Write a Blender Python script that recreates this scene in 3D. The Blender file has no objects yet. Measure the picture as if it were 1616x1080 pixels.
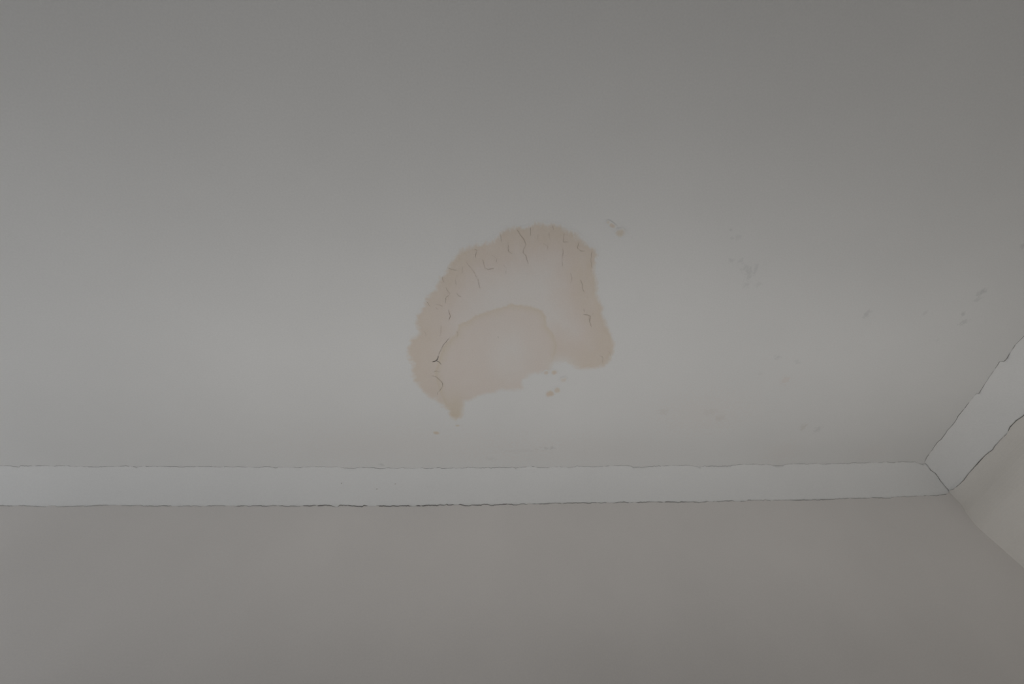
import bpy, math
import numpy as np
from mathutils import Vector, Matrix

C = bpy.context.scene.collection

# ------------------------------------------------------------------ camera
FPX, PITCH, YAW, ROLL = 732.99, 0.979083, -0.142759, -0.103338
CEIL = 2.50                       # ceiling height, camera 1 m below it
CAMZ = 1.50
D_TOP, X_TOP, DROP, PROJ = 1.13314, 1.51983, 0.07714, 0.07852
Y_WALL = D_TOP + PROJ             # back wall plane
X_WALL = X_TOP + PROJ + 0.0157    # right wall plane
X_LEFT, Y_FRONT = -2.45, -2.35


def cam_matrix():
    cp, sp = math.cos(PITCH), math.sin(PITCH)
    M = np.array([[1, 0, 0], [0, -sp, -cp], [0, cp, -sp]], float)
    cy, sy = math.cos(YAW), math.sin(YAW)
    Rz = np.array([[cy, -sy, 0], [sy, cy, 0], [0, 0, 1]])
    cr, sr = math.cos(ROLL), math.sin(ROLL)
    Rr = np.array([[cr, -sr, 0], [sr, cr, 0], [0, 0, 1]])
    return Rz @ M @ Rr


RC = cam_matrix()
CAM = np.array([0, 0, CAMZ])
cd = bpy.data.cameras.new('camera')
cam = bpy.data.objects.new('camera', cd)
C.objects.link(cam)
cd.sensor_width = 36
cd.lens = FPX / 1616 * 36
cd.clip_start = 0.01
cam.matrix_world = Matrix.Translation(Vector(CAM)) @ Matrix(RC.tolist()).to_4x4()
bpy.context.scene.camera = cam

# ------------------------------------------------------------------ light and exposure
sc = bpy.context.scene
sc.view_settings.view_transform = 'Standard'
sc.view_settings.look = 'None'
sc.view_settings.gamma = 1
sc.view_settings.use_curve_mapping = False
sc.view_settings.exposure = 0.0
w = bpy.data.worlds.new('world')
sc.world = w
w.use_nodes = True
bg = w.node_tree.nodes['Background']
bg.inputs[0].default_value = (0.75, 0.85, 1.0, 1)
bg.inputs[1].default_value = 0.02


def area(name, loc, rot, sx, sy, power, col):
    l = bpy.data.lights.new(name, 'AREA')
    l.shape = 'RECTANGLE'
    l.size, l.size_y = sx, sy
    l.energy = power
    l.color = col
    o = bpy.data.objects.new(name, l)
    C.objects.link(o)
    o.location = loc
    o.rotation_euler = rot
    return o


# LIGHTS
WIN = [('left', 0.05, 1.15, 0.95, 2.05), ('front', -0.8, 0.8, 0.95, 2.05)]
def fill_strip(x, length, power):
    """a weak added fill light without a fixture, below view, brightening the ceiling by the back wall"""
    o = area('fill_strip', (x, 0.70, 1.65), (math.pi, 0, 0), length, 0.25, power, FILL_COL)
    o.data.spread = math.radians(120)


FILL_COL = (0.985, 0.984, 0.983)  # colour of the added, unseen fill lights
DAY = (0.90, 0.945, 1.0)
area('daylight_left_window', (X_LEFT - 0.02, 0.60, 1.5), (0, -math.pi / 2, 0), 1.1, 1.1, 7.05, DAY)
area('daylight_front_window', (0.0, Y_FRONT - 0.02, 1.5), (math.pi / 2, 0, 0), 1.6, 1.1, 3.6, DAY)
area('floor_bounce_fill', (-0.2, 0.5, 0.03), (math.pi, 0, 0), 3.0, 1.0, 6.6, FILL_COL)  # added upward panel at floor level, standing in for bounced daylight
fill_strip(-1.6, 1.6, 0.33)
fill_strip(0.0, 1.6, 1.0)
fill_strip(1.2, 0.8, 0.41)

# ------------------------------------------------------------------ helpers
def rays(px):
    px = np.asarray(px, float)
    v = np.stack([(px[..., 0] - 808) / FPX, (540 - px[..., 1]) / FPX, -np.ones(px.shape[:-1])], -1)
    return v @ RC.T


def hit(px, n, c):
    """points where the lines of sight through px meet the plane n.p = c"""
    r = rays(px)
    n = np.asarray(n, float)
    t = (c - CAM @ n) / (r @ n)
    return CAM + r * t[..., None]


def on_ceiling(px):
    return hit(px, (0, 0, 1), CEIL)


def on_back(px):
    return hit(px, (0, 1, 0), Y_WALL)


def on_right(px):
    return hit(px, (1, 0, 0), X_WALL)


def mesh_obj(name, verts, faces, mat, parent=None, smooth=False):
    me = bpy.data.meshes.new(name)
    me.from_pydata([tuple(map(float, v)) for v in verts], [], [tuple(int(i) for i in f) for f in faces])
    me.materials.append(mat)
    if smooth:
        me.polygons.foreach_set('use_smooth', [True] * len(me.polygons))
    me.update()
    o = bpy.data.objects.new(name, me)
    C.objects.link(o)
    if parent:
        o.parent = parent
    return o


def structure(o, label):
    o['kind'] = 'structure'
    o['label'] = label
    return o


def box(x0, x1, y0, y1, z0, z1):
    v = [(x, y, z) for x in (x0, x1) for y in (y0, y1) for z in (z0, z1)]
    f = [(0, 1, 3, 2), (4, 6, 7, 5), (0, 4, 5, 1), (2, 3, 7, 6), (0, 2, 6, 4), (1, 5, 7, 3)]
    return v, f


def boxes(name, lst, mat, parent=None):
    V, F = [], []
    for b in lst:
        v, f = box(*b)
        F += [tuple(i + len(V) for i in q) for q in f]
        V += v
    return mesh_obj(name, V, F, mat, parent)


def resample(P, n):
    P = np.asarray(P, float)
    L = np.r_[0, np.cumsum(np.linalg.norm(np.diff(P, axis=0), axis=1))]
    t = np.linspace(0, L[-1], n)
    return np.stack([np.interp(t, L, P[:, k]) for k in range(P.shape[1])], 1)


rng = np.random.default_rng(7)


def vnoise(x, y, scale, seed):
    """smooth value noise in -1..1"""
    g = np.random.default_rng(seed).uniform(-1, 1, (257, 257))
    u, v = x / scale + 1000.37, y / scale + 1000.71
    i, j = np.floor(u).astype(int), np.floor(v).astype(int)
    fu, fv = u - i, v - j
    fu, fv = fu * fu * (3 - 2 * fu), fv * fv * (3 - 2 * fv)
    i %= 256
    j %= 256
    return (g[i, j] * (1 - fu) * (1 - fv) + g[i + 1, j] * fu * (1 - fv) + g[i, j + 1] * (1 - fu) * fv + g[i + 1, j + 1] * fu * fv)


def fbm(x, y, scale, seed, o=4):
    s = a = 0
    for k in range(o):
        s = s + vnoise(x, y, scale / 2 ** k, seed + k) * 0.55 ** k
        a += 0.55 ** k
    return s / a


# ------------------------------------------------------------------ materials
def paint(name, col, bump=0.12, marks=(), mottle=0.02, attr=False):
    """matt emulsion with roller stipple; marks = [(x, y, rx, ry, angle, colour, strength)] are scuffs, specks of dirt and painted-in warm bounce light"""
    m = bpy.data.materials.new(name)
    m.use_nodes = True
    nt = m.node_tree
    N, L = nt.nodes, nt.links
    b = N['Principled BSDF']
    b.inputs['Roughness'].default_value = 0.85
    b.inputs['Specular IOR Level'].default_value = 0.15
    tc = N.new('ShaderNodeTexCoord')
    n1 = N.new('ShaderNodeTexNoise')
    n1.inputs['Scale'].default_value = 3.0
    n1.inputs['Detail'].default_value = 6
    L.new(tc.outputs['Object'], n1.inputs['Vector'])
    r = N.new('ShaderNodeMapRange')
    r.inputs[1].default_value, r.inputs[2].default_value = 0.3, 0.7
    r.inputs[3].default_value, r.inputs[4].default_value = 1 - mottle, 1 + mottle
    L.new(n1.outputs['Fac'], r.inputs[0])
    g = N.new('ShaderNodeTexNoise')
    g.inputs['Scale'].default_value = 260
    g.inputs['Detail'].default_value = 3
    L.new(tc.outputs['Object'], g.inputs['Vector'])
    gr = N.new('ShaderNodeMapRange')
    gr.inputs[1].default_value, gr.inputs[2].default_value = 0.25, 0.75
    gr.inputs[3].default_value, gr.inputs[4].default_value = 0.975, 1.025
    L.new(g.outputs['Fac'], gr.inputs[0])
    mm = N.new('ShaderNodeMath')
    mm.operation = 'MULTIPLY'
    L.new(r.outputs[0], mm.inputs[0])
    L.new(gr.outputs[0], mm.inputs[1])
    vm = N.new('ShaderNodeVectorMath')
    vm.operation = 'SCALE'
    vm.inputs[0].default_value = col
    L.new(mm.outputs[0], vm.inputs['Scale'])
    colour = vm.outputs[0]
    if attr:
        at = N.new('ShaderNodeAttribute')
        at.attribute_name = 'stain_tint'
        mu = N.new('ShaderNodeVectorMath')
        mu.operation = 'MULTIPLY'
        L.new(colour, mu.inputs[0])
        L.new(at.outputs['Color'], mu.inputs[1])
        colour = mu.outputs[0]
    # one shared wobble so that no mark is a clean ellipse
    if marks:
        nz = N.new('ShaderNodeTexNoise')
        nz.inputs['Scale'].default_value = 110
        nz.inputs['Detail'].default_value = 4
        L.new(tc.outputs['Object'], nz.inputs['Vector'])
        ns = N.new('ShaderNodeMath')
        ns.operation = 'MULTIPLY_ADD'
        ns.inputs[1].default_value = 4.2
        ns.inputs[2].default_value = -2.1
        L.new(nz.outputs['Fac'], ns.inputs[0])
    for (x, y, rx, ry, an, mc, st) in marks:
        mp = N.new('ShaderNodeMapping')
        mp.vector_type = 'TEXTURE'
        mp.inputs['Location'].default_value = (x, y, CEIL)
        mp.inputs['Rotation'].default_value = (0, 0, an)
        mp.inputs['Scale'].default_value = (rx, ry, 1)
        L.new(tc.outputs['Object'], mp.inputs['Vector'])
        ln = N.new('ShaderNodeVectorMath')
        ln.operation = 'LENGTH'
        L.new(mp.outputs[0], ln.inputs[0])
        ad = N.new('ShaderNodeMath')
        ad.operation = 'ADD'
        L.new(ln.outputs['Value'], ad.inputs[0])
        L.new(ns.outputs[0], ad.inputs[1])
        mr = N.new('ShaderNodeMapRange')
        mr.interpolation_type = 'SMOOTHSTEP'
        mr.inputs[1].default_value, mr.inputs[2].default_value = 1.6, 0.2
        mr.inputs[3].default_value, mr.inputs[4].default_value = 0, st * 0.75
        L.new(ad.outputs[0], mr.inputs[0])
        mx = N.new('ShaderNodeMix')
        mx.data_type = 'RGBA'
        L.new(mr.outputs[0], mx.inputs['Factor'])
        L.new(colour, mx.inputs['A'])
        mx.inputs['B'].default_value = (*mc, 1)
        colour = mx.outputs['Result']
    L.new(colour, b.inputs['Base Color'])
    bp = N.new('ShaderNodeBump')
    bp.inputs['Strength'].default_value = bump
    bp.inputs['Distance'].default_value = 0.002
    n2 = N.new('ShaderNodeTexNoise')
    n2.inputs['Scale'].default_value = 120
    n2.inputs['Detail'].default_value = 5
    L.new(tc.outputs['Object'], n2.inputs['Vector'])
    L.new(n2.outputs['Fac'], bp.inputs['Height'])
    L.new(bp.outputs[0], b.inputs['Normal'])
    return m


def plain(name, col, rough=0.8):
    m = bpy.data.materials.new(name)
    m.use_nodes = True
    nt = m.node_tree
    b = nt.nodes['Principled BSDF']
    n = nt.nodes.new('ShaderNodeTexNoise')
    n.inputs['Scale'].default_value = 60
    r = nt.nodes.new('ShaderNodeMapRange')
    r.inputs[3].default_value, r.inputs[4].default_value = 0.85, 1.15
    v = nt.nodes.new('ShaderNodeVectorMath')
    v.operation = 'SCALE'
    v.inputs[0].default_value = col
    nt.links.new(n.outputs['Fac'], r.inputs[0])
    nt.links.new(r.outputs[0], v.inputs['Scale'])
    nt.links.new(v.outputs[0], b.inputs['Base Color'])
    b.inputs['Roughness'].default_value = rough
    b.inputs['Specular IOR Level'].default_value = 0.2
    return m


WHITE = (0.78, 0.775, 0.757)
# marks and warm bounce tints on the ceiling paint, traced: (px, py, rx px, ry px, angle, colour, strength)
BROWN, GREY, PINK = (0.56, 0.50, 0.42), (0.55, 0.55, 0.54), (0.76, 0.70, 0.655)
MARKS = [
    (1178, 424, 8, 5, .4, GREY, .35), (1182, 433, 5, 8, 0, GREY, .4), (1193, 424, 3, 7, 0, GREY, .35),
    (1178, 450, 6, 3.5, .8, GREY, .35), (1198, 449, 5, 3, 0, GREY, .25), (1153, 411, 4, 3, 0, GREY, .35),
    (1170, 412, 4, 4, 0, GREY, .3), (1165, 375, 5, 3, .3, GREY, .25), (1154, 362, 2, 2, 0, GREY, .5), (1156, 376, 3, 2, 0, GREY, .3),
    (1369, 496, 8, 3, .75, GREY, .5), (1550, 461, 8, 3, .6, GREY, .6), (1543, 472, 5, 3, .2, GREY, .35),
    (1520, 496, 3, 3, 0, GREY, .55), (1522, 508, 7, 3, .3, GREY, .45), (1615, 388, 4, 5, 0, GREY, .5), (1460, 494, 3, 3, 0, GREY, .3),
    (1228, 564, 5, 3.5, .8, GREY, .4), (1259, 572, 5, 3, 0, GREY, .25), (1290, 678, 6, 3.5, .9, GREY, .4),
    (1268, 674, 5, 4, 0, BROWN, .3), (1239, 600, 7, 6, 0, PINK, .7), (1136, 660, 7, 4, 0, BROWN, .25), (1120, 650, 10, 4, 0, BROWN, .15),
    (1047, 650, 8, 4, 0, BROWN, .2), (862, 708, 8, 2, 0, GREY, .45), (873, 707, 4, 2, 0, GREY, .45), (820, 712, 26, 2.5, .05, GREY, .12),
    (775, 724, 7, 3, 0, GREY, .22), (602, 734, 4, 1.6, 0, GREY, .55), (1480, 538, 2, 2, 0, GREY, .3), (1200, 590, 4, 3, 0, GREY, .15),
    (1110, 652, 60, 26, 0, PINK, .30), (1235, 715, 26, 14, 0, PINK, .25), (1375, 715, 18, 10, 0, PINK, .2),
    (640, 705, 170, 26, 0, PINK, .20), (930, 712, 120, 22, 0, PINK, .15),  # wide pink bands by the coving paint in warm light bounced off the wall
]


def mark3d(mk):
    out = []
    for (x, y, rx, ry, an, c, s) in mk:
        p = on_ceiling([(x, y), (x + rx * math.cos(an), y - rx * math.sin(an)), (x + ry * math.sin(an), y + ry * math.cos(an))])
        u = p[1] - p[0]
        out.append((p[0][0], p[0][1], float(np.hypot(u[0], u[1])), float(np.linalg.norm(p[2] - p[0])), math.atan2(u[1], u[0]), c, s))
    return out


M_CEIL = paint('ceiling_paint', WHITE, marks=mark3d(MARKS))
M_STAIN = paint('stained_ceiling_paint', WHITE, attr=True)
M_COVE = paint('coving_paint', (0.86, 0.857, 0.84), bump=0.06)
M_BACK = paint('back_wall_paint', (0.85, 0.815, 0.782), mottle=0.03)
M_RIGHT = paint('right_wall_paint', (0.90, 0.865, 0.81), mottle=0.04)
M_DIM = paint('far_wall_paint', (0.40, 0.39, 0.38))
M_CRACK = plain('crack_shadow_dust', (0.10, 0.09, 0.08))
M_CRACK_L = plain('hairline_crack_dust', (0.30, 0.235, 0.18))
M_FLOOR = plain('floor_carpet', (0.16, 0.13, 0.11))
M_FRAME = plain('window_frame_paint', (0.8, 0.8, 0.78), 0.5)

# ------------------------------------------------------------------ room shell
T = 0.1
ceiling = mesh_obj('ceiling', *box(X_LEFT - T, X_WALL + T, Y_FRONT - T, Y_WALL + T, CEIL, CEIL + T), M_CEIL)
structure(ceiling, 'off-white painted ceiling with a ring-shaped brown water stain')
floor = mesh_obj('floor', *box(X_LEFT - T, X_WALL + T, Y_FRONT - T, Y_WALL + T, -T, 0), M_FLOOR)
structure(floor, 'plain floor of the room')
wall_back = mesh_obj('wall_back', *box(X_LEFT - T, X_WALL + T, Y_WALL, Y_WALL + T, 0, CEIL), M_BACK)
structure(wall_back, 'beige-grey painted wall below the long horizontal coving')


def wall_with_hole(name, side, a0, a1, z0, z1):
    if side == 'left':
        r = lambda u0, u1, v0, v1: (X_LEFT - T, X_LEFT, u0, u1, v0, v1)
        lo, hi = Y_FRONT, Y_WALL
    else:
        r = lambda u0, u1, v0, v1: (u0, u1, Y_FRONT - T, Y_FRONT, v0, v1)
        lo, hi = X_LEFT - T, X_WALL + T
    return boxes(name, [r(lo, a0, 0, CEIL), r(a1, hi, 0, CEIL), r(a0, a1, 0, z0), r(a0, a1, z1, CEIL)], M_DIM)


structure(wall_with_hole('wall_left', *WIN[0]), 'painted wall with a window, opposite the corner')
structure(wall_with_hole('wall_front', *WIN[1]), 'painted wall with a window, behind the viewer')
for i, (side, a0, a1, z0, z1) in enumerate(WIN):
    if side == 'left':
        r = lambda u0, u1, v0, v1: (X_LEFT - 0.08, X_LEFT - 0.03, u0, u1, v0, v1)
    else:
        r = lambda u0, u1, v0, v1: (u0, u1, Y_FRONT - 0.08, Y_FRONT - 0.03, v0, v1)
    k = 0.05
    mid = (a0 + a1) / 2
    o = boxes('window_%d' % (i + 1), [r(a0, a1, z0, z0 + k), r(a0, a1, z1 - k, z1), r(a0, a0 + k, z0 + k, z1 - k),
              r(a1 - k, a1, z0 + k, z1 - k), r(mid - k / 2, mid + k / 2, z0 + k, z1 - k)], M_FRAME)
    structure(o, 'white window frame letting daylight into the room')

# ------------------------------------------------------------------ traced crack lines (pixels of the 1616 x 1080 frame)


def tr(x0, y0, s, pts):
    return [(x0 + a / s, y0 + b / s) for a, b in pts]


Z = 7.715
UP = (tr(0, 690, Z, [(0, 353), (110, 350), (160, 358), (235, 366), (255, 352), (430, 355), (500, 350), (590, 350), (640, 360), (720, 350), (840, 353), (900, 361), (1000, 358), (1080, 362), (1180, 366), (1260, 360), (1400, 360)])
      + tr(200, 690, Z, [(0, 353), (50, 360), (100, 362), (125, 368), (180, 357), (300, 357), (500, 359), (600, 360), (640, 366), (690, 366), (730, 360), (800, 364), (860, 359), (930, 362), (1000, 358), (1050, 362), (1100, 367), (1160, 366), (1190, 358), (1240, 363), (1300, 366), (1360, 360), (1420, 366)])
      + tr(400, 690, Z, [(0, 368), (80, 372), (130, 361), (200, 363), (240, 370), (270, 377), (310, 368), (430, 368), (490, 369), (530, 373), (620, 368), (700, 362), (850, 362), (920, 369), (1000, 362), (1060, 369), (1110, 378), (1220, 381), (1290, 371), (1360, 372), (1450, 375), (1510, 379)])
      + tr(600, 690, Z, [(0, 384), (50, 384), (70, 376), (190, 381), (270, 375), (340, 380), (440, 382), (500, 376), (560, 383), (680, 378), (720, 372), (760, 382), (900, 378), (1030, 378), (1080, 368), (1160, 376), (1270, 379), (1320, 371), (1350, 379), (1420, 370)])
      + tr(800, 690, Z, [(0, 374), (70, 369), (100, 376), (220, 366), (250, 359), (340, 359), (370, 372), (480, 373), (570, 362), (600, 366), (640, 358), (680, 367), (800, 370), (850, 357), (990, 360), (1080, 364), (1130, 357), (1180, 360), (1260, 352), (1400, 349), (1470, 350), (1500, 353)])
      + tr(1000, 690, Z, [(0, 369), (140, 367), (180, 359), (360, 354), (480, 346), (590, 349), (620, 343), (680, 347), (740, 354), (790, 366), (850, 356), (870, 350), (900, 357), (960, 352), (1010, 358), (1180, 352), (1215, 340), (1240, 344), (1300, 333), (1420, 334), (1490, 331)])
      + tr(1200, 690, Z, [(0, 338), (120, 339), (180, 350), (260, 350), (300, 334), (400, 328), (520, 326), (560, 334), (600, 326), (700, 322), (760, 334), (900, 324), (1040, 321), (1060, 328), (1120, 315), (1230, 318), (1290, 317), (1320, 309), (1370, 313)])
      + tr(1380, 690, Z, [(0, 310), (80, 315), (120, 304), (230, 314), (350, 298), (420, 307), (490, 302), (530, 318), (580, 335), (610, 318)]))
LOW = (tr(0, 690, Z, [(0, 835), (90, 837), (130, 841), (240, 834), (400, 842), (550, 849), (620, 836), (680, 840), (705, 850), (830, 845), (930, 842), (1110, 840), (1180, 833), (1390, 830)])
       + tr(200, 690, Z, [(0, 835), (60, 838), (130, 833), (180, 832), (205, 842), (320, 839), (350, 845), (440, 836), (520, 841), (660, 842), (700, 840), (830, 838), (880, 844), (1000, 840), (1080, 836), (1200, 838), (1290, 838), (1330, 846), (1390, 838), (1430, 840), (1460, 836), (1490, 844)])
       + tr(400, 690, Z, [(0, 836), (80, 838), (160, 844), (240, 834), (330, 838), (430, 845), (470, 838), (530, 845), (620, 838), (700, 840), (740, 832), (780, 838), (860, 832), (940, 834), (990, 853), (1020, 858), (1050, 832), (1170, 836), (1260, 843), (1330, 847), (1345, 836), (1400, 842), (1490, 846), (1502, 832)])
       + tr(600, 690, Z, [(0, 843), (60, 840), (120, 846), (160, 837), (225, 845), (240, 838), (340, 840), (410, 846), (440, 838), (510, 840), (590, 832), (690, 835), (730, 824), (780, 834), (810, 820), (830, 832), (870, 824), (950, 827), (980, 821), (1020, 834), (1080, 838), (1120, 830), (1230, 832), (1240, 822), (1310, 820), (1350, 836), (1390, 829), (1440, 824)])
       + tr(800, 690, Z, [(0, 818), (50, 816), (80, 828), (140, 826), (170, 815), (210, 812), (240, 825), (255, 811), (350, 815), (480, 813), (570, 804), (680, 808), (750, 803), (870, 804), (920, 798), (1000, 808), (1030, 799), (1110, 800), (1150, 806), (1180, 798), (1240, 800), (1310, 802), (1380, 792), (1450, 795), (1490, 801)])
       + tr(1000, 690, Z, [(0, 795), (50, 797), (120, 796), (150, 795), (180, 790), (300, 790), (350, 796), (410, 788), (490, 793), (550, 796), (580, 789), (650, 793), (710, 788), (790, 798), (860, 792), (890, 783), (950, 787), (1010, 784), (1150, 778), (1200, 776), (1240, 784), (1380, 778), (1395, 765), (1440, 771)])
       + tr(1200, 690, Z, [(0, 768), (40, 772), (60, 762), (120, 777), (180, 770), (290, 768), (380, 767), (480, 769), (530, 765), (600, 768), (660, 762), (690, 769), (740, 761), (860, 762), (920, 754), (1000, 748), (1070, 748), (1100, 743), (1160, 748), (1200, 744), (1310, 748), (1360, 737)])
       + tr(1380, 690, Z, [(0, 738), (100, 742), (180, 746), (230, 730), (340, 725), (400, 728), (500, 718), (690, 714), (760, 714), (800, 703), (860, 700), (885, 688), (905, 670)]))
MITRE = tr(1380, 690, Z, [(610, 318), (640, 340), (690, 410), (740, 440), (770, 480), (800, 530), (850, 590), (880, 625), (903, 648), (905, 670)])
RLOW = (tr(1380, 690, Z, [(905, 670), (915, 647), (960, 635), (1040, 570), (1090, 520), (1140, 450), (1185, 400)])
        + tr(1416, 680, 4.909, [(680, 190), (740, 145), (755, 120), (790, 80)])
        + tr(1416, 500, 5.4, [(935, 995), (960, 940), (1000, 900), (1020, 880), (1070, 848)]))
RUP = (tr(1380, 690, Z, [(610, 318), (618, 285), (640, 240), (705, 155), (720, 130), (765, 65), (800, 35)])
       + tr(1416, 500, 5.4, [(375, 1045), (415, 990), (425, 970), (470, 925), (500, 885), (520, 845), (570, 785), (620, 720), (670, 658), (695, 655), (730, 600), (780, 520), (830, 450), (875, 380), (910, 382), (935, 355), (960, 310), (1005, 240), (1070, 177)]))


def fine(P, seed, amp=0.22):
    """pixel polyline with the tiny jaggedness of a paint crack"""
    L = np.linalg.norm(np.diff(np.array(P), axis=0), axis=1).sum()
    Q = resample(P, int(L / 1.3))
    Q[1:-1, 1] += np.random.default_rng(seed).normal(0, amp, len(Q) - 2)
    return Q


up, low, rup, rlow = fine(UP, 1), fine(LOW, 2), fine(RUP, 3, .15), fine(RLOW, 4, .15)
mitre = resample(MITRE, 17)

# ------------------------------------------------------------------ coving
NS = 16
SAG = 0.007
sv = np.linspace(0, 1, NS + 1)
SIN = np.sin(np.pi * sv) ** 0.9


def seam_points():
    """mitre seam: along its line of sight onto the concave face of the back coving"""
    n = np.array([0, 1, 1]) / math.sqrt(2)
    t0 = on_ceiling([mitre[0]])[0]
    b0 = on_back([mitre[-1]])[0]
    # face plane through both ends, tilted as the coving is
    d = b0 - t0
    nn = np.cross(d, (1, 0, 0))
    nn /= np.linalg.norm(nn)
    if nn[1] < 0:
        nn = -nn
    out = []
    for i, q in enumerate(mitre):
        out.append(hit(q[None], nn, t0 @ nn + SAG * SIN[i])[0])
    out[0], out[-1] = t0, b0
    return np.array(out)


SEAM = seam_points()


def tail(P3, axis, end, seed):
    """carry a traced edge on, out of the photograph, to the far end of the room"""
    n = 160
    t = np.linspace(0, 1, n + 1)[1:, None]
    e = P3[-1].copy()
    ref = P3[-1] - P3[-60]
    k = (end - e[axis]) / ref[axis]
    stop = e + ref * k * np.array([.15, .15, 0] if axis == 0 else [.15, .15, 0])
    stop[axis] = end
    W = e * (1 - t) + stop * t
    return np.vstack([P3, W])


top_b = tail(on_ceiling(up)[::-1], 0, X_LEFT, 5)       # from the mitre to the left
bot_b = tail(on_back(low)[::-1], 0, X_LEFT, 6)
top_b[:, 2] = CEIL
bot_b[:, 1] = Y_WALL
top_r = tail(on_ceiling(rup), 1, Y_FRONT, 7)
bot_r = tail(on_right(rlow), 1, Y_FRONT, 8)


def meet(P, q, r):
    """bring the first few centimetres of a run onto the mitre"""
    d = np.linalg.norm(P - P[0], axis=1)
    return P + (q - P[0])[None] * (np.clip(1 - d / r, 0, 1) ** 2)[:, None]


# print('mitre gaps', top_b[0] - SEAM[0], bot_b[0] - SEAM[-1], top_r[0] - SEAM[0], bot_r[0] - SEAM[-1])
top_r, bot_r = meet(top_r, SEAM[0], 0.06), meet(bot_r, SEAM[-1], 0.06)


def smoothed(P, k):
    """the true run of the moulding, without the jags of the paint crack"""
    pad = np.r_[2 * P[:1] - P[k:0:-1], P, 2 * P[-1:] - P[-2:-k - 2:-1]]
    w = np.hanning(2 * k + 3)[1:-1]
    w /= w.sum()
    return np.stack([np.convolve(pad[:, c], w, 'valid') for c in range(3)], 1)


def coving(name, top, bot, back, label):
    """solid plaster coving between a top edge on the ceiling and a bottom edge on the wall"""
    n = 1500
    tp, bt = resample(top, n), resample(bot, n)
    ts, bs = smoothed(tp, 70), smoothed(bt, 70)
    IN = 0.05                       # the last sliver to each joint follows the crack
    V, F = [], []
    W = NS + 1
    for i in range(n):
        t, b = ts[i], bs[i]
        d = b - t
        inward = back(0.5 * (t + b)) - 0.5 * (t + b)
        inward -= d * (inward @ d) / (d @ d)
        inward /= np.linalg.norm(inward)
        row = np.array([t + d * (IN + (1 - 2 * IN) * (j - 1) / (NS - 2)) + inward * SAG * math.sin(math.pi * (IN + (1 - 2 * IN) * (j - 1) / (NS - 2))) ** 0.9 if 0 < j < NS else t for j in range(W)])
        row[0], row[-1] = tp[i], bt[i]
        if i == 0:
            first = row.copy()
            delta = SEAM - first
        f = max(0.0, 1 - i / 60.0) ** 2
        row = row + delta * f
        row[0], row[-1] = tp[i], bt[i]
        V += list(row)
        V.append(back(0.5 * (row[0] + row[-1])))
    W2 = W + 1
    for i in range(n - 1):
        for j in range(W2):
            k = (j + 1) % W2
            F.append((i * W2 + j, (i + 1) * W2 + j, (i + 1) * W2 + k, i * W2 + k))
    o = mesh_obj(name, V, F, M_COVE)
    me = o.data
    sm = [0 < (k % W2) < NS - 1 for k in range(len(me.polygons))]
    me.polygons.foreach_set('use_smooth', sm)
    return structure(o, label)


E = 0.0002
trim_1 = coving('trim_1', top_b, bot_b, lambda p: np.array([p[0], Y_WALL - E, CEIL - E]), 'white plaster coving running along the back wall with cracked joints')
trim_2 = coving('trim_2', top_r, bot_r, lambda p: np.array([X_WALL - E, p[1], CEIL - E]), 'white plaster coving running up the right wall from the mitred corner')


# ------------------------------------------------------------------ cracks
def ribbon(name, P, width, lift, mat, parent, seed, label=None, gaps=0.0, scale=1.0, off=0.0004, gscale=19):
    """a crack: a sliver of open, dusty joint whose width comes and goes; lift = unit vector into the room"""
    P = np.asarray(P)
    n = len(P)
    t = np.gradient(P, axis=0)
    t /= np.linalg.norm(t, axis=1)[:, None] + 1e-12
    side = np.cross(t, lift)
    side /= np.linalg.norm(side, axis=1)[:, None] + 1e-12
    x = np.arange(n, dtype=float)
    wv = 1 + 0.55 * vnoise(x, x * 0, 14 * scale, seed) + 0.45 * vnoise(x, x * 0, 4 * scale, seed + 1)
    if gaps:
        g = 0.6 * vnoise(x, x * 0, gscale, seed + 2) + 0.6 * vnoise(x, x * 0, gscale / 3, seed + 3)
        wv *= np.clip((g + 1 - gaps) * 3, 0.12, 1)
    wv = np.clip(wv, 0.1, 2)
    taper = np.minimum(1, np.minimum(x, n - 1 - x) / 3 + 0.15)
    hw = (np.asarray(width) * wv * taper / 2)[:, None]
    L0 = P + lift * off
    a, b = L0 - side * hw, L0 + side * hw
    V = np.stack([a, b], 1).reshape(-1, 3)
    F = [(2 * i, 2 * i + 1, 2 * i + 3, 2 * i + 2) for i in range(n - 1)]
    o = mesh_obj(name, V, F, mat, parent)
    if label:
        o['label'] = label
    return o


def widths(P3, table):
    """crack width by x position, table of (x, width in mm)"""
    xs, ws = zip(*table)
    return np.interp(P3[:, 0], xs, ws) / 1000


DN = np.array([0, -1, -1]) / math.sqrt(2)
DR = np.array([-1, 0, -1]) / math.sqrt(2)
rs = lambda P, step=0.003: resample(P, int(np.linalg.norm(np.diff(P, axis=0), axis=1).sum() / step))
a = rs(top_b)
ribbon('crack', a, np.full(len(a), 0.0006), DN, M_CRACK, trim_1, 11, 'hairline crack between coving and ceiling', gaps=0.5, gscale=10)
a = rs(bot_b)
wx = on_back([(0, 798), (200, 798), (400, 798), (540, 799), (760, 797), (1000, 793), (1250, 789), (1400, 785), (1497, 777)])[:, 0]
ribbon('crack', a, widths(a, list(zip(wx, [.7, .6, 1.1, 1.8, 1.5, 1.3, .95, .7, .7]))), DN, M_CRACK, trim_1, 21, 'darker broken crack between coving and wall', gaps=0.5, off=0.0010, gscale=9)
a = rs(top_r, 0.004)
ribbon('crack', a, np.full(len(a), 0.0008), DR, M_CRACK, trim_2, 31, 'stepped crack between coving and ceiling', gaps=0.35, off=0.0008, gscale=8)
a = rs(bot_r, 0.004)
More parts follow.
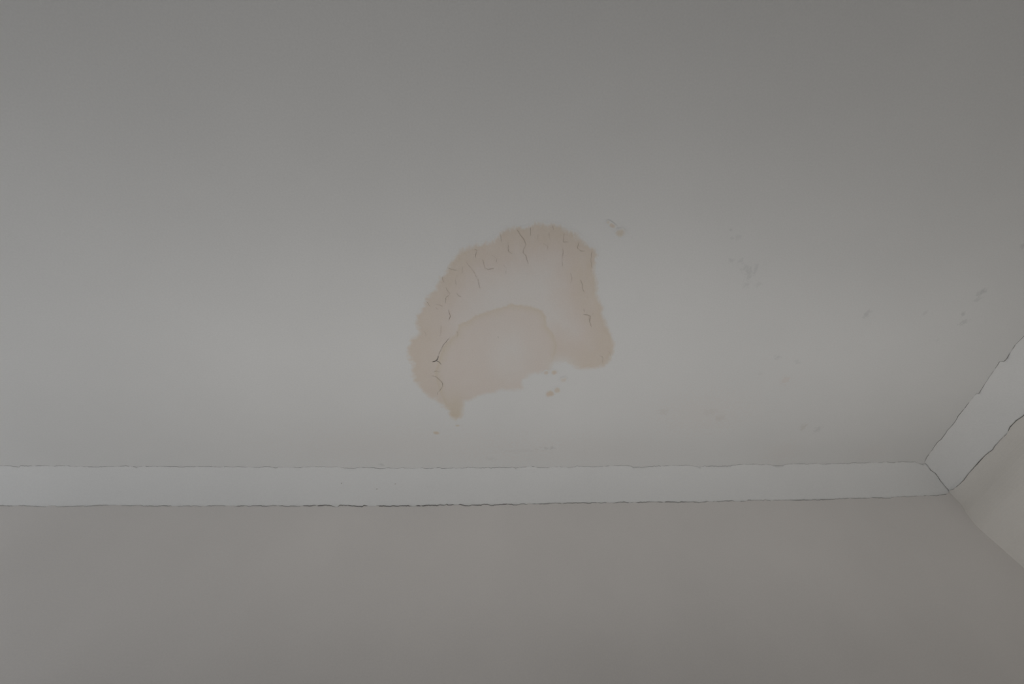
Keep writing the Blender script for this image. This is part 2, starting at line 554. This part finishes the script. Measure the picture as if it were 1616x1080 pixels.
ribbon('crack', a, np.full(len(a), 0.0010), DR, M_CRACK, trim_2, 41, 'crack between coving and right wall', gaps=0.35, off=0.0012, gscale=8)
sm = rs(SEAM, 0.002)
toC = CAM - sm.mean(0)
toC /= np.linalg.norm(toC)
ribbon('crack', sm, np.full(len(sm), 0.0010), toC, M_CRACK, trim_1, 51, 'crack along the mitre joint of the coving', off=0.004)

# ------------------------------------------------------------------ right wall, its corner slightly out of true
CORNER = [(1498, 777), (1510, 790), (1522, 806), (1537, 827), (1552, 841), (1568, 855), (1587, 871), (1600, 884), (1616, 896)]
ck = on_back(CORNER)
# print('corner x', ck[:, 0] - X_WALL, 'z', ck[:, 2], 'ceil corner', SEAM[0], SEAM[-1])
zz = np.r_[np.linspace(CEIL, 1.9, 61), np.linspace(1.85, 0, 20)]
cx = np.interp(-zz, -ck[:, 2], ck[:, 0])
dv = np.clip(cx - X_WALL, -0.03, 0.0)
dv = np.convolve(np.r_[dv[0], dv[0], dv, dv[-1], dv[-1]], np.ones(5) / 5, 'valid')
V, F = [], []
cols = [(0, 1), (0.1, .92), (0.25, .75), (0.45, .5), (0.7, .25), (0.95, .06), (1.2, 0), (3.8, 0)]
for i, z in enumerate(zz):
    fz = min(1, (CEIL - DROP - z) / 0.06) if z < CEIL - DROP else 0
    for (dy, fo) in cols:
        y = Y_WALL - dy if dy < 3 else Y_FRONT
        V.append((X_WALL + dv[i] * fo * fz, y, z))
    V.append((X_WALL + T, Y_FRONT, z))
    V.append((X_WALL + T, Y_WALL, z))
K = len(cols) + 2
for i in range(len(zz) - 1):
    for j in range(K):
        k = (j + 1) % K
        F.append((i * K + j, i * K + k, (i + 1) * K + k, (i + 1) * K + j))
F.append(tuple(range(K)))
F.append(tuple((len(zz) - 1) * K + j for j in reversed(range(K))))
wall_right = mesh_obj('wall_right', V, F, M_RIGHT)
structure(wall_right, 'warmer beige painted wall meeting the back wall at the corner')

# ------------------------------------------------------------------ the water stain
S5 = 1109 / 380
OUT = [  # zoomed x, y, edge strength
    (490, 110, 1), (530, 92, 1), (570, 75, 1), (600, 85, 1), (650, 72, .9), (680, 64, .9), (700, 74, 1), (745, 70, 1.1), (790, 86, 1.1), (830, 112, 1.1),
    (870, 140, 1), (900, 165, .9), (933, 187, .9), (943, 212, .9), (930, 238, 1), (928, 280, 1), (943, 318, 1), (945, 350, 1.1), (940, 390, 1), (955, 428, .9),
    (970, 455, .9), (967, 480, .9), (985, 530, 1), (1005, 570, 1), (1022, 612, 1), (1020, 660, 1), (1005, 700, 1), (975, 728, 1), (930, 742, 1), (880, 742, .9),
    (840, 737, .8), (815, 722, .6), (795, 715, .3), (770, 716, .1), (745, 715, .2), (735, 720, .5), (725, 745, .45), (690, 752, .45), (640, 765, .35), (603, 790, .4), (600, 825, .4), (560, 840, .4),
    (500, 835, .45), (470, 850, .5), (410, 860, .5), (370, 880, .5), (337, 888, .7), (327, 925, 1.2), (318, 965, 1.3), (290, 978, 1.3), (266, 962, 1.2), (250, 930, 1.1), (225, 903, .8),
    (190, 882, .5), (150, 857, .5), (125, 822, .7), (98, 797, .9), (82, 745, .9), (88, 715, .8), (70, 690, .8), (62, 640, .9), (88, 600, .9), (118, 568, .8),
    (110, 520, .8), (110, 490, .8), (140, 450, .7), (150, 410, .7), (190, 370, .8), (215, 320, 1), (245, 280, 1.1), (270, 240, 1.1), (310, 195, 1.2), (350, 172, 1), (400, 162, .7),
    (450, 150, .6), (478, 130, .7)]
INN = [  # the younger, inner tide mark
    (300, 530, 1), (345, 515, 1), (375, 492, .9), (405, 480, .9), (450, 466, .8), (500, 450, .9), (545, 436, 1), (590, 438, 1), (640, 448, .9), (690, 465, 1), (706, 495, 1),
    (712, 540, .9), (738, 572, 1), (757, 620, 1), (752, 670, .9), (738, 705, .5), (700, 752, .1), (640, 768, .1), (606, 800, .1), (560, 842, .1), (470, 852, .1), (370, 882, .1), (337, 890, .3), (325, 940, .8), (290, 975, .8),
    (262, 950, .8), (235, 900, 1), (215, 850, 1.1), (200, 800, 1.2), (190, 750, 1.3), (206, 700, 1.4), (218, 660, 1.3), (238, 622, 1.2), (262, 595, 1.1), (290, 572, 1), (296, 548, 1)]


def field(px, py, poly):
    """distance inside (+) / outside (-) a closed outline, and the strength of its nearest edge"""
    P = np.array([(620 + a / S5, 330 + b / S5, c) for a, b, c in poly])
    Q = np.roll(P, -1, 0)
    best = np.full(px.shape, 1e9)
    st = np.zeros(px.shape)
    wsum = np.zeros(px.shape)
    ins = np.zeros(px.shape, bool)
    for a, b in zip(P, Q):
        dx, dy = b[0] - a[0], b[1] - a[1]
        t = np.clip(((px - a[0]) * dx + (py - a[1]) * dy) / (dx * dx + dy * dy), 0, 1)
        d = np.hypot(px - a[0] - dx * t, py - a[1] - dy * t)
        best = np.minimum(best, d)
        wt = 1 / (d + 1.5) ** 3
        st += wt * (a[2] * (1 - t) + b[2] * t)
        wsum += wt
        c = (a[1] > py) != (b[1] > py)
        with np.errstate(divide='ignore', invalid='ignore'):
            xi = a[0] + (py - a[1]) * dx / (dy if dy else 1e-9)
        ins ^= c & (px < xi)
    return np.where(ins, best, -best), st / wsum


ss = lambda a, b, x: (lambda t: t * t * (3 - 2 * t))(np.clip((x - a) / (b - a), 0, 1))


def stain_amount(px, py):
    """two amounts of 0..1: pale pinkish seep and tan tide mark"""
    # wavy, serrated front
    big = fbm(px, py, 30, 160, 3)
    jig = 2.4 * fbm(px, py, 12, 100) + 2.3 * fbm(px, py, 4.5, 120, 3)
    top = ss(470, 390, py)
    fringe = top * (3.2 * np.clip(vnoise(px, py * 0.28, 3.2, 140), 0, 1) + 1.6 * vnoise(px, py * 0.3, 1.7, 141))      # upright streaks along the top
    left = ss(740, 690, px)
    fringe = fringe + left * 2.0 * vnoise(px * 0.35, py, 3.0, 143)
    D, so = field(px, py, OUT)
    Do = D + jig + fringe - 1.2
    soft = 1.0 + 0.5 * fbm(px, py, 18, 150, 2)
    eo = ss(-4.0 * soft, 6.0 * soft, Do)
    blot = fbm(px, py, 13, 170, 3)
    streak = 0.5 * vnoise(px, py * 0.3, 3.6, 175) + 0.5 * vnoise(px, py * 0.5, 2.0, 176)
    band = ss(50, 12, Do + 16 * big + 6 * blot) * so
    crest = np.exp(-((Do - 4) / 3.5) ** 2) * so
    I, si = field(px, py, INN)
    jig2 = 1.3 * fbm(px, py, 9, 101) + 1.3 * fbm(px, py, 3.2, 121, 2)
    Di = I + jig2
    ei = ss(-1.2, 2.6, Di)
    bandi = ss(17, 2, Di + 5 * blot) * si
    cresti = np.exp(-((Di - 2.5) / 2.6) ** 2) * si
    # far from the outer edge the seep fades out towards the inner ring
    seep_o = 0.44 + 0.54 * ss(90, 26, Do + 10 * big)
    # the middle right of the inner pool is paler
    pale = np.exp(-(((px - 805) / 32) ** 2 + ((py - 560) / 42) ** 2))
    seep_i = 0.88 - 0.42 * pale
    seep = eo * (seep_o * (1 - ei) + np.maximum(seep_i, seep_o * .6) * ei) * (1 + 0.10 * blot)
    # open bottom between the ring and the right lobe
    seep *= 1 - 0.9 * np.exp(-(((px - 888) / 20) ** 2 + ((py - 578) / 14) ** 2))
    tan_ = eo * (0.52 * band * (1 - 0.85 * ei) * (1 + 0.25 * blot + 0.22 * streak * top) + 0.16 * crest * (1 - ei))
    tan_ = np.maximum(tan_, ei * eo * (0.52 * bandi + 0.28 * cresti))
    # the rusty tip
    tip = np.exp(-(((px - 718) / 12) ** 2 + ((py - 643) / 22) ** 2)) * eo
    tan_ = tan_ + 0.9 * tip
    tan_ *= 1 + 0.16 * fbm(px, py, 6, 180)
    seep = seep * (1 - 0.35 * np.clip(tan_, 0, 1))
    return np.clip(seep, 0, 1.2), np.clip(tan_, 0, 1.5)


SEEP = np.array([0.950, 0.855, 0.795])     # what the paint keeps of its colour
TAN = np.array([0.935, 0.888, 0.800])


def stain_patch(name, x0, x1, y0, y1, step, amount, parent, label, blister=0.0, lift=0.0003):
    """the discoloured skin of paint, very slightly swollen off the plaster, cut to the outline of the stain"""
    nx, ny = int((x1 - x0) / step) + 1, int((y1 - y0) / step) + 1
    gx, gy = np.meshgrid(np.linspace(x0, x1, nx), np.linspace(y0, y1, ny))
    seep, tn = amount(gx, gy)
    mask = (seep + tn) > 0.012
    # grow by one ring so that the rim is clean paint
    m2 = mask.copy()
    for _ in range(2):
        m = m2.copy()
        m[1:] |= m2[:-1]; m[:-1] |= m2[1:]; m[:, 1:] |= m2[:, :-1]; m[:, :-1] |= m2[:, 1:]
        m2 = m
    P = on_ceiling(np.stack([gx, gy], -1))
    rel = blister * np.clip(tn, 0, 1) * (0.5 + 0.5 * fbm(gx, gy, 7, 210, 3))
    P[..., 2] -= lift + rel
    idx = -np.ones(m2.shape, int)
    idx[m2] = np.arange(m2.sum())
    quad = m2[:-1, :-1] & m2[1:, :-1] & m2[1:, 1:] & m2[:-1, 1:]
    j, i = np.nonzero(quad)
    F = np.stack([idx[j, i], idx[j, i + 1], idx[j + 1, i + 1], idx[j + 1, i]], 1)
    o = mesh_obj(name, P[m2], F, M_STAIN, parent, smooth=True)
    col = SEEP[None] ** seep[m2][:, None] * TAN[None] ** tn[m2][:, None]
    at = o.data.color_attributes.new('stain_tint', 'FLOAT_COLOR', 'POINT')
    at.data.foreach_set('color', np.c_[col, np.ones(len(col))].ravel())
    o['label'] = label
    return o


stain = stain_patch('water_stain', 628, 985, 336, 676, 1.0, stain_amount, ceiling,
                    'tan ring-shaped water stain with a paler second ring inside', blister=0.0006)


def blob(cx, cy, rx, ry, an, seep, tn, seed):
    def f(px, py):
        c, s = math.cos(an), math.sin(an)
        u = ((px - cx) * c - (py - cy) * s) / rx
        v = ((px - cx) * s + (py - cy) * c) / ry
        d = np.hypot(u, v) + 0.35 * fbm(px, py, 5, seed)
        k = ss(1.25, .35, d)
        return seep * k, tn * k
    return f


for bi, (cx, cy, rx, ry, an, se, tn, lb) in enumerate([
        (688.5, 683.5, 6, 2.8, -.1, .5, 1.2, 'small brown speck below the tip of the stain'),
        (722, 672, 4, 1.8, 0, .3, 1.0, 'tiny speck just under the tip of the stain'),
        (868.5, 621.5, 7, 5, .1, .9, .8, 'light brown spot below the gap in the stain'),
        (879, 616, 5, 4, .2, .6, .7, 'small spot touching the light brown spot'),
        (875, 588, 4.5, 3.5, 0, .6, .9, 'brown fleck at the end of the inner ring'),
        (862, 588, 4, 3, 0, .5, .7, 'faint fleck beside the end of the inner ring'),
        (889, 600, 5, 4, .3, .4, .35, 'faint fleck between the ring and the spots'),
        (978.5, 367.5, 7.5, 6, .3, .35, .9, 'olive brown spot right of the top of the stain'),
        (966, 356, 6, 3.5, -.6, .7, .6, 'pinkish fleck beside the olive brown spot'),
        (960, 351, 3, 3, 0, .2, .6, 'tiny grey fleck right of the stain')]):
    stain_patch('stain_spot', cx - rx * 1.9, cx + rx * 1.9, cy - ry * 1.9 - 2, cy + ry * 1.9 + 2, 0.7, blob(cx, cy, rx, ry, an, se, tn, int(cx)), ceiling, lb, lift=0.0004 + 0.00006 * bi)

# hairline cracks through the stained paint: (polyline, width mm, dark?)
A = lambda p: tr(620, 330, 6, p)
B = lambda p: tr(800, 330, 6, p)
D3 = lambda p: tr(620, 500, 5.4, p)
D4 = lambda p: tr(800, 500, 5.4, p)
HAIR = [
    (D3([(390, 330), (384, 350), (372, 375), (350, 380), (335, 386)]), 2.0, 1), (D3([(372, 375), (395, 385), (412, 408)]), 1.3, 1),
    (D3([(485, 178), (460, 205), (430, 240), (412, 280), (400, 300), (390, 330)]), 1.2, 0), (D3([(330, 503), (365, 508), (395, 535), (422, 562), (424, 595), (400, 628), (382, 645), (380, 668)]), 1.5, 0),
    (D3([(545, 120), (555, 150), (548, 175)]), .9, 0), (D3([(262, 120), (280, 140), (282, 175)]), .7, 0), (D3([(340, 470), (370, 462), (400, 470)]), .8, 0),
    (D3([(412, 70), (410, 130), (400, 170)]), .5, 0),
    (A([(1015, 235), (1024, 270), (1030, 320)]), .8, 0), (A([(1090, 300), (1095, 400), (1130, 425)]), .6, 0),
    (A([(770, 375), (798, 392), (785, 430), (780, 462)]), .9, 0), (A([(850, 470), (862, 520), (872, 560), (905, 572), (960, 560)]), .8, 0),
    (A([(805, 655), (812, 700), (820, 745), (838, 745)]), 1.0, 0), (A([(515, 555), (570, 575), (612, 582)]), .9, 0), (A([(662, 540), (655, 612)]), .6, 0),
    (A([(468, 635), (472, 668), (486, 698)]), .8, 0), (A([(500, 738), (520, 775), (543, 802), (505, 835), (500, 895)]), .9, 0),
    (A([(533, 948), (530, 975), (545, 1008), (528, 1060)]), 1.0, 0), (A([(310, 865), (332, 890), (352, 922)]), .7, 0), (A([(400, 900), (440, 905), (475, 925)]), .6, 0),
    (A([(600, 790), (620, 820), (650, 832)]), .6, 0), (A([(590, 660), (600, 720)]), .5, 0), (A([(690, 500), (740, 560), (770, 600), (795, 655)]), .5, 0),
    (A([(1040, 520), (1075, 560), (1068, 620)]), .5, 0), (A([(930, 430), (985, 470), (975, 510)]), .5, 0),
    (B([(90, 190), (110, 218), (130, 250), (160, 285), (182, 335), (160, 375), (152, 415), (180, 440), (190, 480), (205, 520)]), 1.0, 0),
    (B([(222, 165), (225, 255)]), .8, 0), (B([(398, 218), (402, 285)]), .7, 0), (B([(430, 150), (442, 195)]), .8, 0), (B([(540, 230), (533, 310), (582, 310)]), .7, 0),
    (B([(525, 370), (532, 400), (522, 470), (525, 545)]), .9, 0), (B([(682, 310), (665, 368), (700, 398), (742, 396)]), .7, 0), (B([(803, 400), (795, 480), (803, 560)]), .7, 0),
    (B([(600, 600), (616, 655), (600, 712)]), .5, 0), (B([(690, 660), (715, 715), (715, 755), (732, 788)]), .9, 0), (B([(722, 935), (736, 978)]), .7, 0),
    (B([(720, 995), (760, 1003), (790, 1015), (786, 1065)]), 1.0, 0), (B([(790, 1015), (828, 975)]), .6, 0), (B([(295, 230), (290, 290)]), .5, 0),
    (B([(10, 340), (12, 410)]), .6, 0), (B([(340, 320), (385, 350), (380, 390)]), .5, 0),
    (D4([(700, 0), (704, 40), (722, 90)]), .9, 0), (D4([(788, 330), (816, 342), (814, 402)]), .8, 0), (D4([(855, 290), (875, 300), (885, 340)]), .5, 0),
    ([(785.5, 531), (786.5, 533)], 2.2, 1), ([(745.5, 552), (746.5, 553.5)], 1.5, 0), ([(687, 484.5), (692, 489)], .7, 0),
]
rr = np.random.default_rng(5)
DOWN = np.array([0, 0, -1.0])
for k, (pl, wd, dark) in enumerate(HAIR):
    q = resample(pl, max(4, int(np.linalg.norm(np.diff(np.array(pl), axis=0), axis=1).sum() / 1.0)))
    if len(q) > 4:
        q[1:-1] += rr.normal(0, .18, q[1:-1].shape)
    P = on_ceiling(q)
    P[:, 2] -= 0.0007
    ribbon('hairline_crack', P, np.full(len(P), wd * (0.9 if dark else 0.6) / 1000), DOWN, M_CRACK if dark else M_CRACK_L, stain, 300 + 3 * k,
           'dark forked crack' if k == 0 else None, scale=.6)

# specks of dirt and chips on the coving faces
SPECK = [(539.5, 763, 1.6, 0), (595, 772, 1.6, 0), (624, 764, 1.5, 0), (660, 783, 1.6, 1), (658.5, 778, 1.2, 1), (412, 746, 1.1, 0)]
for (x, y, r_, _) in SPECK:
    c0 = hit([(x, y)], np.array([0, 1, 1]) / math.sqrt(2), np.array([0, D_TOP, CEIL]) @ (np.array([0, 1, 1]) / math.sqrt(2)) + SAG)[0]
    ring = []
    ex, ez = np.array([1, 0, 0]), np.array([0, 1, -1]) / math.sqrt(2)
    for q in range(9):
        an = q * 2 * math.pi / 9
        rad = r_ * 0.0007 * (1 + .3 * math.sin(3 * an + x))
        ring.append(c0 + DN * 0.0022 + ex * rad * 1.3 * math.cos(an) + ez * rad * math.sin(an))
    mesh_obj('dirt_speck', ring, [tuple(range(9))], M_CRACK_L, trim_1)
